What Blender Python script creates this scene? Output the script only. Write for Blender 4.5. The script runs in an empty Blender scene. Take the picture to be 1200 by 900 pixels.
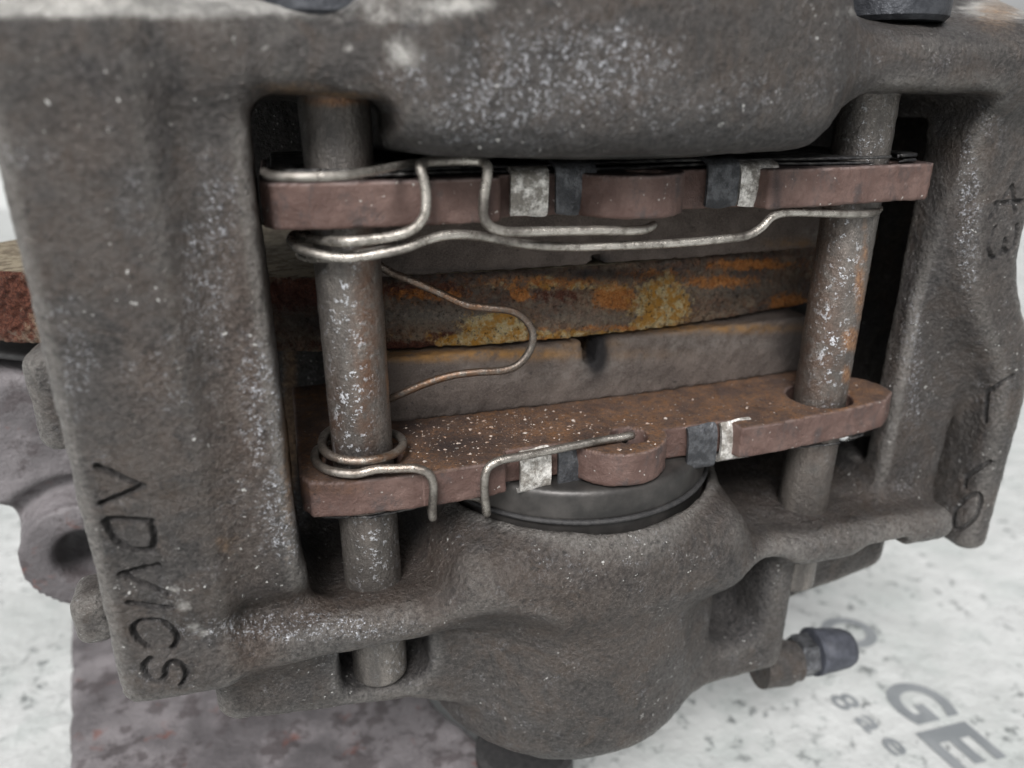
import bpy, math, random
import numpy as np
from mathutils import Matrix, Vector

MM = 0.001                       # everything below is written in millimetres
random.seed(4); rng = np.random.default_rng(4)
scene = bpy.context.scene
col = scene.collection

# ------------------------------------------------------------------ camera
F_PX, PITCH, YAW = 855.9, math.radians(21.2), math.radians(17.4)
CAM = np.array([-44.08, -90.27, 26.38])
FW = np.array([math.sin(YAW)*math.cos(PITCH), math.cos(YAW)*math.cos(PITCH), -math.sin(PITCH)])
RT = np.array([math.cos(YAW), -math.sin(YAW), 0.0])
UP = np.cross(RT, FW)
cd = bpy.data.cameras.new('camera'); co = bpy.data.objects.new('camera', cd); col.objects.link(co)
co.matrix_world = Matrix(((RT[0], UP[0], -FW[0], CAM[0]*MM), (RT[1], UP[1], -FW[1], CAM[1]*MM),
                          (RT[2], UP[2], -FW[2], CAM[2]*MM), (0, 0, 0, 1)))
cd.sensor_width = 36.0; cd.lens = F_PX*36/1200
cd.clip_start = 0.002; cd.clip_end = 50
cd.dof.use_dof = True; cd.dof.focus_distance = 0.100; cd.dof.aperture_fstop = 17.0
scene.camera = co
scene.render.resolution_x, scene.render.resolution_y = 1024, 768

# ------------------------------------------------------------------ light (overcast daylight)
SUN_EL, SUN_AZ = math.radians(47), math.radians(208)     # azimuth clockwise from +Y: behind and left of the viewer
w = bpy.data.worlds.new('World'); scene.world = w; w.use_nodes = True
wn = w.node_tree.nodes; wl = w.node_tree.links
sky = wn.new('ShaderNodeTexSky'); sky.sky_type = 'NISHITA'; sky.sun_disc = False
sky.sun_elevation = SUN_EL; sky.sun_rotation = SUN_AZ
sky.air_density = 1.0; sky.dust_density = 4.0; sky.ozone_density = 0.6
hs = wn.new('ShaderNodeHueSaturation'); hs.inputs['Saturation'].default_value = 0.03
wl.new(sky.outputs[0], hs.inputs['Color']); wl.new(hs.outputs[0], wn['Background'].inputs['Color'])
wn['Background'].inputs['Strength'].default_value = 0.075
sd = bpy.data.lights.new('sun', 'SUN'); sd.energy = 2.3; sd.angle = math.radians(22); sd.color = (1.0, 0.965, 0.95)
so = bpy.data.objects.new('sun', sd); col.objects.link(so)
dirv = Vector((math.sin(SUN_AZ)*math.cos(SUN_EL), math.cos(SUN_AZ)*math.cos(SUN_EL), math.sin(SUN_EL)))
so.rotation_euler = dirv.to_track_quat('Z', 'Y').to_euler(); so.location = dirv*0.6
vs = scene.view_settings
vs.view_transform = 'Standard'; vs.look = 'None'; vs.gamma = 1; vs.use_curve_mapping = False
vs.exposure = 0.72

# ------------------------------------------------------------------ pixel <-> place
def P(x, y, ax, v):
    """the point of the plane  ax = v  seen at pixel x, y of the photograph"""
    d = FW + RT*(x-600)/F_PX - UP*(y-450)/F_PX
    return CAM + d*((v-CAM['XYZ'.index(ax)])/d['XYZ'.index(ax)])
def px_of(V):
    d = np.asarray(V, float)-CAM; z = d@FW
    return 600+F_PX*(d@RT)/z, 450-F_PX*(d@UP)/z
def trace(fn, x, y, t0=40., n=160):
    d = FW + RT*(x-600)/F_PX - UP*(y-450)/F_PX; d = d/np.linalg.norm(d); t = t0
    for _ in range(n):
        q = CAM+d*t; s = float(fn(np.array([q[0]]), np.array([q[1]]), np.array([q[2]]))[0])
        t += s*0.7
        if abs(s) < 0.005: break
    return CAM+d*t

# ------------------------------------------------------------------ objects
def props(o, label=None, cat=None, group=None, kind=None):
    if label: o['label'] = label
    if cat: o['category'] = cat
    if group: o['group'] = group
    if kind: o['kind'] = kind
    return o
def empty(name, loc, *a, **k):
    o = bpy.data.objects.new(name, None); col.objects.link(o)
    o.location = Vector(loc)*MM; o.empty_display_size = 0.005
    return props(o, *a, **k)
def loc_of(o):
    v = Vector((0, 0, 0))
    while o is not None: v = v+o.location; o = o.parent
    return np.array(v)/MM
def mesh(name, V, Fc, mat, parent=None, smooth=True, attrs=None, origin=None, sharp=None):
    """one mesh object; V in world millimetres"""
    V = np.asarray(V, float)
    base = loc_of(parent) if parent is not None else (np.array(origin, float) if origin is not None else np.zeros(3))
    me = bpy.data.meshes.new(name)
    L = (V-base)*MM
    if isinstance(Fc, np.ndarray):
        n = Fc.shape[1]
        me.vertices.add(len(L)); me.vertices.foreach_set('co', L.astype(np.float32).ravel())
        me.loops.add(Fc.size); me.loops.foreach_set('vertex_index', Fc.astype(np.int32).ravel())
        me.polygons.add(len(Fc)); me.polygons.foreach_set('loop_start', np.arange(0, Fc.size, n, dtype=np.int32))
        me.polygons.foreach_set('loop_total', np.full(len(Fc), n, np.int32)); me.update(calc_edges=True)
    else:
        me.from_pydata([tuple(v) for v in L], [], Fc)
    me.validate()
    me.polygons.foreach_set('use_smooth', [smooth]*len(me.polygons))
    if attrs:
        for k, a in attrs.items():
            at = me.attributes.new(k, 'FLOAT', 'POINT'); at.data.foreach_set('value', np.clip(a, 0, 1).astype(np.float32))
    if sharp is not None:
        me.set_sharp_from_angle(angle=math.radians(sharp))
    me.materials.append(mat)
    o = bpy.data.objects.new(name, me); col.objects.link(o)
    if parent is not None: o.parent = parent
    else: o.location = Vector(base)*MM
    return o

# ------------------------------------------------------------------ signed distance shapes
def smin(a, b, k):
    h = np.maximum(k-np.abs(a-b), 0)/k
    return np.minimum(a, b)-h*h*k*0.25
def smax(a, b, k): return -smin(-a, -b, k)
def box(x, y, z, b, r=1.0):
    """b = x0,x1,y0,y1,z0,z1"""
    qx = np.abs(x-(b[0]+b[1])/2)-(b[1]-b[0])/2+r
    qy = np.abs(y-(b[2]+b[3])/2)-(b[3]-b[2])/2+r
    qz = np.abs(z-(b[4]+b[5])/2)-(b[5]-b[4])/2+r
    return np.sqrt(np.maximum(qx, 0)**2+np.maximum(qy, 0)**2+np.maximum(qz, 0)**2)+np.minimum(np.maximum(qx, np.maximum(qy, qz)), 0)-r
def vcyl(x, y, z, cx, cy, R, z0, z1, r=0.5):
    q = np.hypot(x-cx, y-cy)-R+r; s = np.abs(z-(z0+z1)/2)-(z1-z0)/2+r
    return np.sqrt(np.maximum(q, 0)**2+np.maximum(s, 0)**2)+np.minimum(np.maximum(q, s), 0)-r
def poly2(x, y, pts):
    d = np.full(x.shape, 1e9); s = np.ones(x.shape)
    n = len(pts)
    for i in range(n):
        ax, ay = pts[i]; bx, by = pts[(i+1) % n]
        ex, ey = bx-ax, by-ay; wx, wy = x-ax, y-ay
        t = np.clip((wx*ex+wy*ey)/(ex*ex+ey*ey), 0, 1)
        d = np.minimum(d, (wx-ex*t)**2+(wy-ey*t)**2)
        c1 = y >= ay; c2 = y < by; c3 = ex*wy > ey*wx
        s = np.where((c1 & c2 & c3) | (~c1 & ~c2 & ~c3), -s, s)
    return s*np.sqrt(d)
def extr(d2, z, z0, z1, r):
    a = d2+r; b = np.abs(z-(z0+z1)/2)-(z1-z0)/2+r
    return np.sqrt(np.maximum(a, 0)**2+np.maximum(b, 0)**2)+np.minimum(np.maximum(a, b), 0)-r

def surface_net(fn, b, h, steps=3):
    nx, ny, nz = [int(math.ceil((b[2*i+1]-b[2*i])/h))+1 for i in range(3)]
    xs, ys, zs = b[0]+h*np.arange(nx), b[2]+h*np.arange(ny), b[4]+h*np.arange(nz)
    D = np.empty((nx, ny, nz), np.float32)
    for i0 in range(0, nx, 24):
        X, Y, Z = np.meshgrid(xs[i0:i0+24], ys, zs, indexing='ij'); D[i0:i0+24] = fn(X, Y, Z)
    S = D < 0
    cells = np.zeros((nx-1, ny-1, nz-1), np.int8)
    for a in (0, 1):
        for c in (0, 1):
            for e in (0, 1):
                cells += S[a:nx-1+a, c:ny-1+c, e:nz-1+e]
    act = (cells > 0) & (cells < 8)
    idx = np.full(act.shape, -1, np.int64); ii = np.argwhere(act); idx[act] = np.arange(len(ii))
    # average of the edge crossings
    acc = np.zeros((len(ii), 3)); cnt = np.zeros(len(ii))
    corners = [(0,0,0),(1,0,0),(0,1,0),(1,1,0),(0,0,1),(1,0,1),(0,1,1),(1,1,1)]
    val = [D[ii[:,0]+c[0], ii[:,1]+c[1], ii[:,2]+c[2]].astype(float) for c in corners]
    for p, q in [(0,1),(2,3),(4,5),(6,7),(0,2),(1,3),(4,6),(5,7),(0,4),(1,5),(2,6),(3,7)]:
        m = (val[p] < 0) != (val[q] < 0)
        t = np.where(m, val[p]/np.where(m, val[p]-val[q], 1), 0)
        e = np.array(corners[p], float)[None]+(np.array(corners[q], float)-np.array(corners[p], float))[None]*t[:, None]
        acc += e*m[:, None]; cnt += m
    V = (ii+acc/cnt[:, None])*h+np.array([b[0], b[2], b[4]])
    quads = []
    for ax in range(3):
        lo = [slice(None)]*3; hi = [slice(None)]*3; lo[ax] = slice(0, -1); hi[ax] = slice(1, None)
        A, B = S[tuple(lo)], S[tuple(hi)]
        ch = A != B
        u, v = [k for k in range(3) if k != ax]
        e = np.argwhere(ch); e = e[(e[:, u] > 0) & (e[:, v] > 0) & (e[:, u] < act.shape[u]) & (e[:, v] < act.shape[v])]
        du = np.zeros(3, int); du[u] = 1; dv = np.zeros(3, int); dv[v] = 1
        q = np.stack([idx[tuple((e-du-dv).T)], idx[tuple((e-dv).T)], idx[tuple(e.T)], idx[tuple((e-du).T)]], 1)
        flip = A[tuple(e.T)]
        if ax == 1: flip = ~flip
        q[~flip] = q[~flip][:, ::-1]
        quads.append(q)
    Q = np.concatenate(quads)
    Q = Q[(Q >= 0).all(1)]
    V = newton(fn, V, h, steps)
    return V, Q
def grad(fn, V, e=0.03):
    x, y, z = V.T
    return np.stack([fn(x+e, y, z)-fn(x-e, y, z), fn(x, y+e, z)-fn(x, y-e, z), fn(x, y, z+e)-fn(x, y, z-e)], 1)/(2*e)
def newton(fn, V, h, steps):
    for _ in range(steps):
        g = grad(fn, V); d = fn(*V.T)
        V = V-np.clip(d/np.maximum((g**2).sum(1), .2), -h*.6, h*.6)[:, None]*g
    return V
def wob(V, s, seed=0, n=7):
    """cheap smooth noise, about -1..1, feature size s mm"""
    r = np.random.default_rng(seed); o = np.zeros(len(V))
    for i in range(n):
        k = r.normal(size=3); k = k/np.linalg.norm(k)*(2*math.pi/s)*r.uniform(.5, 1.4)
        o += np.sin(V@k+r.uniform(0, 6.28)+1.3*np.sin(V@(k[[1, 2, 0]]*.6)+r.uniform(0, 6)))
    return o/math.sqrt(n)/1.2
def spots(V, L):
    """wear, dirt and some light and shade painted where the photograph has it: list of px, py, rx, ry, amount"""
    x, y = px_of(V); o = np.zeros(len(V))
    for s in L:
        px, py, rx, ry, a = s[:5]
        o = np.maximum(o, a*np.exp(-((x-px)/rx)**2-((y-py)/ry)**2))
    return o

# ------------------------------------------------------------------ materials
class N:
    """small helper round a node tree; coordinates are millimetres in the object's own space"""
    def __init__(s, name):
        s.m = bpy.data.materials.new(name); s.m.use_nodes = True; s.t = s.m.node_tree
        s.b = s.t.nodes['Principled BSDF']
        tc = s.t.nodes.new('ShaderNodeTexCoord'); mp = s.t.nodes.new('ShaderNodeMapping')
        mp.inputs['Scale'].default_value = (1000, 1000, 1000); s.t.links.new(tc.outputs['Object'], mp.inputs[0]); s.c = mp.outputs[0]
    def k(s, t, **kw):
        n = s.t.nodes.new(t)
        for a, v in kw.items(): setattr(n, a, v)
        return n
    def put(s, sock, v):
        if hasattr(v, 'links') or isinstance(v, bpy.types.NodeSocket): s.t.links.new(v, sock)
        elif isinstance(v, (tuple, list)): sock.default_value = (*v, 1) if len(v) == 3 and sock.type == 'RGBA' else v
        else: sock.default_value = v
    def stretch(s, sc):
        mp = s.k('ShaderNodeMapping'); s.put(mp.inputs[0], s.c); mp.inputs['Scale'].default_value = sc; return mp.outputs[0]
    def noise(s, scale, detail=4, rough=.55, lo=.35, hi=.65, dist=0., vec=None):
        n = s.k('ShaderNodeTexNoise'); s.put(n.inputs['Vector'], vec or s.c)
        n.inputs['Scale'].default_value = scale; n.inputs['Detail'].default_value = detail
        n.inputs['Roughness'].default_value = rough; n.inputs['Distortion'].default_value = dist
        return s.ramp(n.outputs[0], lo, hi)
    def vor(s, scale, lo, hi, feature='F1', vec=None, rand=1.):
        n = s.k('ShaderNodeTexVoronoi', feature=feature); s.put(n.inputs['Vector'], vec or s.c)
        n.inputs['Scale'].default_value = scale; n.inputs['Randomness'].default_value = rand
        return s.ramp(n.outputs[0], lo, hi)
    def ramp(s, v, lo, hi, a=0., b=1.):
        n = s.k('ShaderNodeMapRange', interpolation_type='SMOOTHSTEP'); s.put(n.inputs[0], v)
        n.inputs[1].default_value = lo; n.inputs[2].default_value = hi; n.inputs[3].default_value = a; n.inputs[4].default_value = b
        return n.outputs[0]
    def math(s, op, a, b=0., clamp=False):
        n = s.k('ShaderNodeMath', operation=op, use_clamp=clamp); s.put(n.inputs[0], a); s.put(n.inputs[1], b); return n.outputs[0]
    def mix(s, f, a, b):
        n = s.k('ShaderNodeMix', data_type='RGBA'); s.put(n.inputs[0], f); s.put(n.inputs[6], a); s.put(n.inputs[7], b); return n.outputs[2]
    def fmix(s, f, a, b):
        n = s.k('ShaderNodeMix', data_type='FLOAT'); s.put(n.inputs[0], f); s.put(n.inputs[2], a); s.put(n.inputs[3], b); return n.outputs[0]
    def broken(s, name, scale, amt=.9, w=.10):
        """an attribute patch with a flaky, broken outline"""
        n = s.k('ShaderNodeTexNoise'); s.put(n.inputs['Vector'], s.c); n.inputs['Scale'].default_value = scale
        n.inputs['Detail'].default_value = 6; n.inputs['Roughness'].default_value = .72; n.inputs['Distortion'].default_value = .4
        v = s.math('ADD', s.attr(name), s.math('MULTIPLY', s.math('SUBTRACT', n.outputs[0], .5), amt*3.2))
        return s.ramp(v, .5-w, .5+w)
    def attr(s, name):
        n = s.k('ShaderNodeAttribute', attribute_name=name); return n.outputs['Fac']
    def up(s, lo=.2, hi=.8):
        g = s.k('ShaderNodeNewGeometry'); x = s.k('ShaderNodeSeparateXYZ'); s.put(x.inputs[0], g.outputs['Normal']); return s.ramp(x.outputs[2], lo, hi)
    def bump(s, pairs, start=None):
        nrm = start
        for h, dist, st in pairs:
            n = s.k('ShaderNodeBump'); n.inputs['Distance'].default_value = dist*MM; n.inputs['Strength'].default_value = st
            s.put(n.inputs['Height'], h)
            if nrm is not None: s.put(n.inputs['Normal'], nrm)
            nrm = n.outputs[0]
        s.put(s.b.inputs['Normal'], nrm)
    def done(s, colr, rough, metal=0., spec=.5):
        s.put(s.b.inputs['Base Color'], colr); s.put(s.b.inputs['Roughness'], rough); s.put(s.b.inputs['Metallic'], metal)
        s.put(s.b.inputs['Specular IOR Level'], spec); return s.m

def m_cast():
    n = N('cast_iron')
    big = n.noise(.06, 5, .6, .35, .68); mid = n.noise(.30, 6, .68, .36, .66); fine = n.noise(1.6, 6, .75, .38, .62); grit = n.noise(4.0, 4, .8, .40, .60)
    c = n.mix(big, (.018, .0172, .0172), (.054, .050, .048))
    c = n.mix(n.math('MULTIPLY', n.noise(.13, 6, .7, .42, .60, .8), .7), c, (.074, .055, .043))
    c = n.mix(n.math('MULTIPLY', n.noise(.10, 6, .7, .52, .64, .5), .6), c, (.022, .0215, .024))
    c = n.mix(n.math('MULTIPLY', mid, .6), c, (.070, .064, .060))
    c = n.mix(n.math('MULTIPLY', n.attr('brown'), n.fmix(mid, .6, 1.)), c, n.mix(fine, (.048, .031, .023), (.115, .080, .058)))
    c = n.mix(n.math('MULTIPLY', n.attr('concave'), n.fmix(mid, .4, .85)), c, (.028, .022, .018))
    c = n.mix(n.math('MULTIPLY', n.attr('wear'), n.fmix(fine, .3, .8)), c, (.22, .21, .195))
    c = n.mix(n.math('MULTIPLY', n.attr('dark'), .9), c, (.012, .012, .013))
    c = n.mix(n.math('MULTIPLY', fine, .35), c, (.135, .125, .118))
    c = n.mix(n.math('MULTIPLY', n.noise(.9, 5, .75, .55, .66), .75), c, (.028, .026, .025))
    fl = n.math('MULTIPLY', n.math('MAXIMUM', n.noise(2.3, 3, .8, .56, .61), n.noise(1.0, 6, .85, .575, .62)), n.math('ADD', n.broken('fleck', .5, .35, .25), n.math('MULTIPLY', n.noise(.20, 3, .6, .52, .70), .35), True), True)
    f2 = n.math('MULTIPLY', n.noise(1.35, 3, .6, .665, .70), n.noise(.10, 3, .5, .45, .62))
    c = n.mix(n.math('MULTIPLY', fl, .85), c, n.mix(grit, (.20, .20, .21), (.56, .58, .62))); c = n.mix(f2, c, (.52, .52, .50))
    c = n.mix(n.math('MULTIPLY', n.broken('pale', .5, .30, .3), .9), c, n.mix(mid, (.30, .295, .28), (.56, .55, .52)))
    c = n.mix(n.math('MULTIPLY', n.broken('rust', .8, .4, .35), .75), c, n.mix(fine, (.12, .070, .042), (.30, .19, .10)))
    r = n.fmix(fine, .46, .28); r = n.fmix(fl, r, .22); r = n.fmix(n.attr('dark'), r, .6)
    n.bump([(n.noise(.45, 4, .6, .2, .8), .4, .3), (n.noise(1.3, 5, .7, .25, .75), .36, .7), (grit, .05, .5)])
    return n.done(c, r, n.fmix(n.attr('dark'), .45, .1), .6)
def m_plate():
    n = N('backing_plate_paint')
    mid = n.noise(.22, 5, .6, .35, .68); fine = n.noise(2.2, 5, .7, .35, .68)
    c = n.mix(mid, (.088, .050, .041), (.142, .090, .076))
    c = n.mix(n.math('MULTIPLY', n.noise(.30, 6, .75, .50, .66, vec=n.stretch((1, 1, .6))), .8), c, (.050, .042, .042))
    c = n.mix(n.math('MULTIPLY', fine, .25), c, (.10, .065, .055))
    rusty = n.mix(n.noise(.16, 6, .7, .34, .62), (.075, .042, .028), n.mix(n.noise(1.1, 6, .75, .42, .60), (.15, .085, .050), (.27, .125, .045)))
    rusty = n.mix(n.math('MULTIPLY', n.noise(2.5, 4, .7, .52, .66), .8), rusty, (.030, .020, .018))
    dust = n.math('MULTIPLY', n.noise(3.2, 4, .7, .60, .70), n.noise(.2, 3, .5, .35, .65))
    rusty = n.mix(n.math('MULTIPLY', dust, .7), rusty, (.38, .30, .25))
    up = n.attr('rust')
    c = n.mix(up, c, rusty)
    c = n.mix(n.math('MULTIPLY', n.attr('edge'), n.noise(.5, 5, .7, .25, .55)), c, (.34, .26, .24))
    c = n.mix(n.attr('soot_shade'), c, (.018, .014, .016))
    c = n.mix(n.math('MULTIPLY', n.noise(1.4, 2, .5, .70, .74), .8), c, (.45, .43, .40))
    n.bump([(n.noise(1.2, 6, .75, .2, .8), .22, .7), (n.math('MULTIPLY', n.noise(2.5, 5, .75, .25, .75), up), .45, .9)])
    return n.done(c, n.fmix(up, .48, .82), 0.05, .4)
def m_friction():
    n = N('friction_compound')
    mid = n.noise(.18, 5, .6, .35, .68); fine = n.noise(4.5, 4, .75, .38, .64)
    c = n.mix(mid, (.066, .052, .045), (.128, .104, .090))
    c = n.mix(n.math('MULTIPLY', fine, .45), c, (.20, .17, .152))
    c = n.mix(n.math('MULTIPLY', n.noise(1.3, 4, .7, .60, .70), .75), c, (.020, .017, .016))
    c = n.mix(n.math('MULTIPLY', n.attr('rust'), n.noise(.6, 5, .7, .25, .6)), c, (.36, .19, .055))
    c = n.mix(n.math('MULTIPLY', n.attr('pale'), n.noise(.5, 4, .7, .35, .65)), c, (.26, .24, .22))
    c = n.mix(n.attr('soot_shade'), c, (.016, .015, .016))
    n.bump([(n.noise(.9, 5, .7, .2, .8), .30, .6), (fine, .10, .7)])
    return n.done(c, .72, 0., .35)
def m_disc():
    n = N('rusted_disc_rim')
    big = n.noise(.16, 6, .65, .36, .64, .3, n.stretch((.6, 1, 1))); mid = n.noise(.8, 6, .7, .38, .62, .6); fine = n.noise(3, 4, .7, .38, .62)
    c = n.mix(big, (.12, .105, .098), (.36, .28, .20))
    c = n.mix(n.math('MULTIPLY', mid, .7), c, n.mix(fine, (.10, .040, .024), (.34, .17, .095)))
    c = n.mix(n.math('MULTIPLY', n.attr('smooth'), .9), c, n.mix(fine, (.14, .135, .122), (.27, .245, .205)))
    c = n.mix(n.broken('red', .9, .5, .15), c, n.mix(fine, (.07, .020, .013), (.20, .075, .045)))
    c = n.mix(n.math('MULTIPLY', n.broken('orange', .9, .55, .22), .85), c, n.mix(fine, (.50, .16, .025), (.78, .36, .11)))
    c = n.mix(n.math('MULTIPLY', n.broken('yellow', 1.0, .50, .20), .9), c, n.mix(n.noise(.6, 5, .7, .42, .58), (.58, .30, .05), n.mix(fine, (.60, .46, .20), (.80, .70, .46))))
    c = n.mix(n.math('MULTIPLY', n.attr('soot_shade'), .92), c, (.014, .015, .020))
    c = n.mix(n.math('MULTIPLY', n.noise(1.5, 5, .75, .55, .62), .8), c, (.022, .014, .012))
    c = n.mix(n.math('MULTIPLY', n.noise(1.9, 3, .75, .645, .70), n.attr('crumb')), c, (.42, .37, .33))
    rg = n.math('SUBTRACT', 1., n.math('MULTIPLY', n.attr('smooth'), .8))
    c = n.mix(n.attr('face'), c, n.mix(n.noise(.5, 5, .7, .4, .6), (.26, .21, .15), (.52, .45, .33)))
    n.bump([(mid, .55, .8), (n.math('MULTIPLY', n.noise(2.6, 5, .8, .2, .8), rg), .5, 1.), (n.noise(.3, 3, .5, .2, .8), .5, .4)])
    return n.done(c, n.fmix(n.attr('smooth'), .85, .5), 0.1, .35)
def m_pin():
    n = N('worn_steel_pin')
    st = n.stretch((1, 1, .28))
    big = n.noise(.22, 5, .65, .35, .66, vec=st); fine = n.noise(2.6, 5, .7, .38, .64, vec=n.stretch((1, 1, .6)))
    c = n.mix(big, (.10, .094, .088), (.23, .21, .19))
    c = n.mix(n.math('MULTIPLY', fine, .5), c, (.065, .060, .056))
    c = n.mix(n.math('MULTIPLY', n.attr('brown'), n.noise(.5, 5, .7, .3, .6)), c, (.135, .075, .048))
    c = n.mix(n.math('MULTIPLY', n.broken('rust', .6, .35, .35), .85), c, n.mix(fine, (.20, .10, .055), (.42, .24, .13)))
    c = n.mix(n.attr('soot_shade'), c, (.022, .022, .024))
    fl = n.math('MULTIPLY', n.noise(1.15, 3, .75, .575, .62), n.attr('fleck'), True)
    c = n.mix(fl, c, (.68, .70, .74))
    n.bump([(n.noise(1.5, 5, .7, .2, .8), .14, .6), (fl, .12, .8), (fine, .06, .5)])
    return n.done(c, n.fmix(fine, .27, .42), .6, .5)
def m_wire(name, bright):
    n = N(name)
    big = n.noise(.12, 5, .6, .32, .60); fine = n.noise(3.5, 4, .7, .40, .62)
    dull = n.mix(fine, (.075, .068, .062), (.16, .145, .128))
    c = n.mix(n.math('MULTIPLY', big, bright, True), dull, (.56, .53, .48))
    c = n.mix(n.math('MULTIPLY', n.noise(.8, 6, .75, .50, .60), .55), c, (.10, .085, .070))
    c = n.mix(n.math('MULTIPLY', n.attr('rust'), n.noise(.9, 5, .7, .3, .6)), c, (.16, .085, .045))
    n.bump([(n.noise(2.5, 4, .7, .2, .8), .08, .6)])
    return n.done(c, n.fmix(big, .40, .24), .75, .5)
def m_clip(name, a, b):
    n = N(name)
    big = n.noise(.45, 5, .7, .42, .60); fine = n.noise(2.5, 4, .7, .40, .62)
    c = n.mix(big, a, b); c = n.mix(n.math('MULTIPLY', fine, .35), c, (.06, .058, .055))
    n.bump([(n.noise(1.2, 4, .7, .2, .8), .2, .6)])
    return n.done(c, n.fmix(big, .55, .32), .55, .5)
def m_plain(name, c1, c2, rough=.5, metal=0., sc=.5, bd=.1, spec=.5):
    n = N(name)
    c = n.mix(n.noise(sc, 5, .65, .35, .65), c1, c2)
    n.bump([(n.noise(sc*4, 4, .65, .2, .8), bd, .6)])
    return n.done(c, rough, metal, spec)
def m_sheet():
    n = N('printed_plastic_sheet')
    c = n.mix(n.noise(.02, 4, .6, .35, .65), (.41, .428, .42), (.50, .515, .51))
    sm = n.math('MULTIPLY', n.noise(.055, 5, .65, .47, .64), .60)
    c = n.mix(sm, c, (.38, .41, .40))
    sp = n.math('MULTIPLY', n.noise(.22, 5, .7, .56, .63), n.noise(.03, 3, .5, .38, .58))
    c = n.mix(n.math('MULTIPLY', sp, .85), c, (.12, .13, .13))
    s2 = n.noise(.6, 3, .6, .68, .73)
    c = n.mix(n.math('MULTIPLY', s2, .6), c, (.13, .12, .11))
    n.bump([(n.noise(.05, 4, .6, .2, .8), 3., .35), (n.noise(1.2, 4, .6, .2, .8), .1, .3)])
    return n.done(c, .42, 0., .5)
def m_knuckle():
    n = N('knuckle_casting')
    c = n.mix(n.noise(.06, 4, .6, .38, .62), (.095, .088, .092), (.180, .168, .174))
    c = n.mix(n.math('MULTIPLY', n.noise(.13, 6, .7, .50, .60), .75), c, (.060, .050, .052))
    c = n.mix(n.math('MULTIPLY', n.noise(.16, 5, .65, .60, .70), .6), c, (.16, .060, .045))
    n.bump([(n.noise(.8, 5, .65, .2, .8), .3, .6)])
    return n.done(c, .55, .1, .4)

CAST = m_cast(); PLATE = m_plate(); FRIC = m_friction(); DISC = m_disc(); PIN = m_pin()
WIRE = m_wire('spring_wire_steel', .55); WIRE_B = m_wire('bright_spring_wire', .9); WIRE_R = m_wire('dull_spring_wire', .12)
CLIP_B = m_clip('bright_clip_steel', (.30, .28, .25), (.85, .83, .79)); CLIP_D = m_clip('dark_clip_steel', (.045, .048, .054), (.115, .12, .13))
SHIM = m_clip('sooty_shim_steel', (.022, .022, .024), (.085, .083, .080))
PISTON = m_plain('piston_steel', (.030, .029, .028), (.075, .070, .066), .42, .45, .08, .05)
RUBBER = m_plain('black_rubber', (.016, .016, .017), (.035, .034, .034), .6, 0, 1., .1)
CAPRUB = m_plain('grey_rubber_cap', (.028, .031, .040), (.055, .060, .075), .6, 0, .5, .1)
BOLT = m_plain('blued_bolt_steel', (.035, .038, .045), (.075, .08, .09), .4, .5, .5, .1)
SHEET = m_sheet(); KNU = m_knuckle()
INK = m_plain('grey_print_ink', (.17, .185, .195), (.22, .235, .245), .45, 0, .1, .02)
BOARD = m_plain('mauve_stained_board', (.20, .175, .185), (.36, .325, .335), .7, 0, .08, .4)
GROUND = m_plain('white_bench_top', (.50, .52, .51), (.62, .64, .63), .6, 0, .03, .2)
CRUMB = m_plain('metal_and_rust_crumbs', (.50, .45, .40), (.22, .12, .07), .6, .1, .9, .05)

# ------------------------------------------------------------------ the caliper body
PX_ = 36.8                                           # the pins stand at x = -PX_ and +PX_, y = 0
BC = (-2.0, 13.0)                                    # piston axis
def ctrl(pts, Y):
    q = np.array([P(a, b, 'Y', Y) for a, b in pts]); q = q[np.argsort(q[:, 2])]; return q[:, 2], q[:, 0]
RO_Z, RO_X = ctrl([(1200, 120), (1204, 230), (1196, 270), (1187, 305), (1192, 350), (1199, 400), (1194, 450), (1181, 500), (1160, 580), (1142, 645)], -4.5)
RI_Z, RI_X = ctrl([(1140, 60), (1143, 200), (1134, 290), (1130, 340), (1146, 390), (1166, 440), (1158, 500), (1140, 580), (1120, 650)], -6.0)
zz_ = np.linspace(-60, 45, 211)
def smooth_tab(zs, xs, s=3.):
    t = np.interp(zz_, zs, xs); k = np.exp(-np.linspace(-3, 3, int(6*s)|1)**2/2); k /= k.sum(); h = len(k)//2
    return np.convolve(np.pad(t, h, mode='edge'), k, 'valid')
RO_T, RI_T = smooth_tab(RO_Z, RO_X, 4.), smooth_tab(RI_Z, RI_X, 9.)
LUMP1, LUMP2 = P(76, 462, 'Y', 12), P(114, 712, 'Y', 8)
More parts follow.
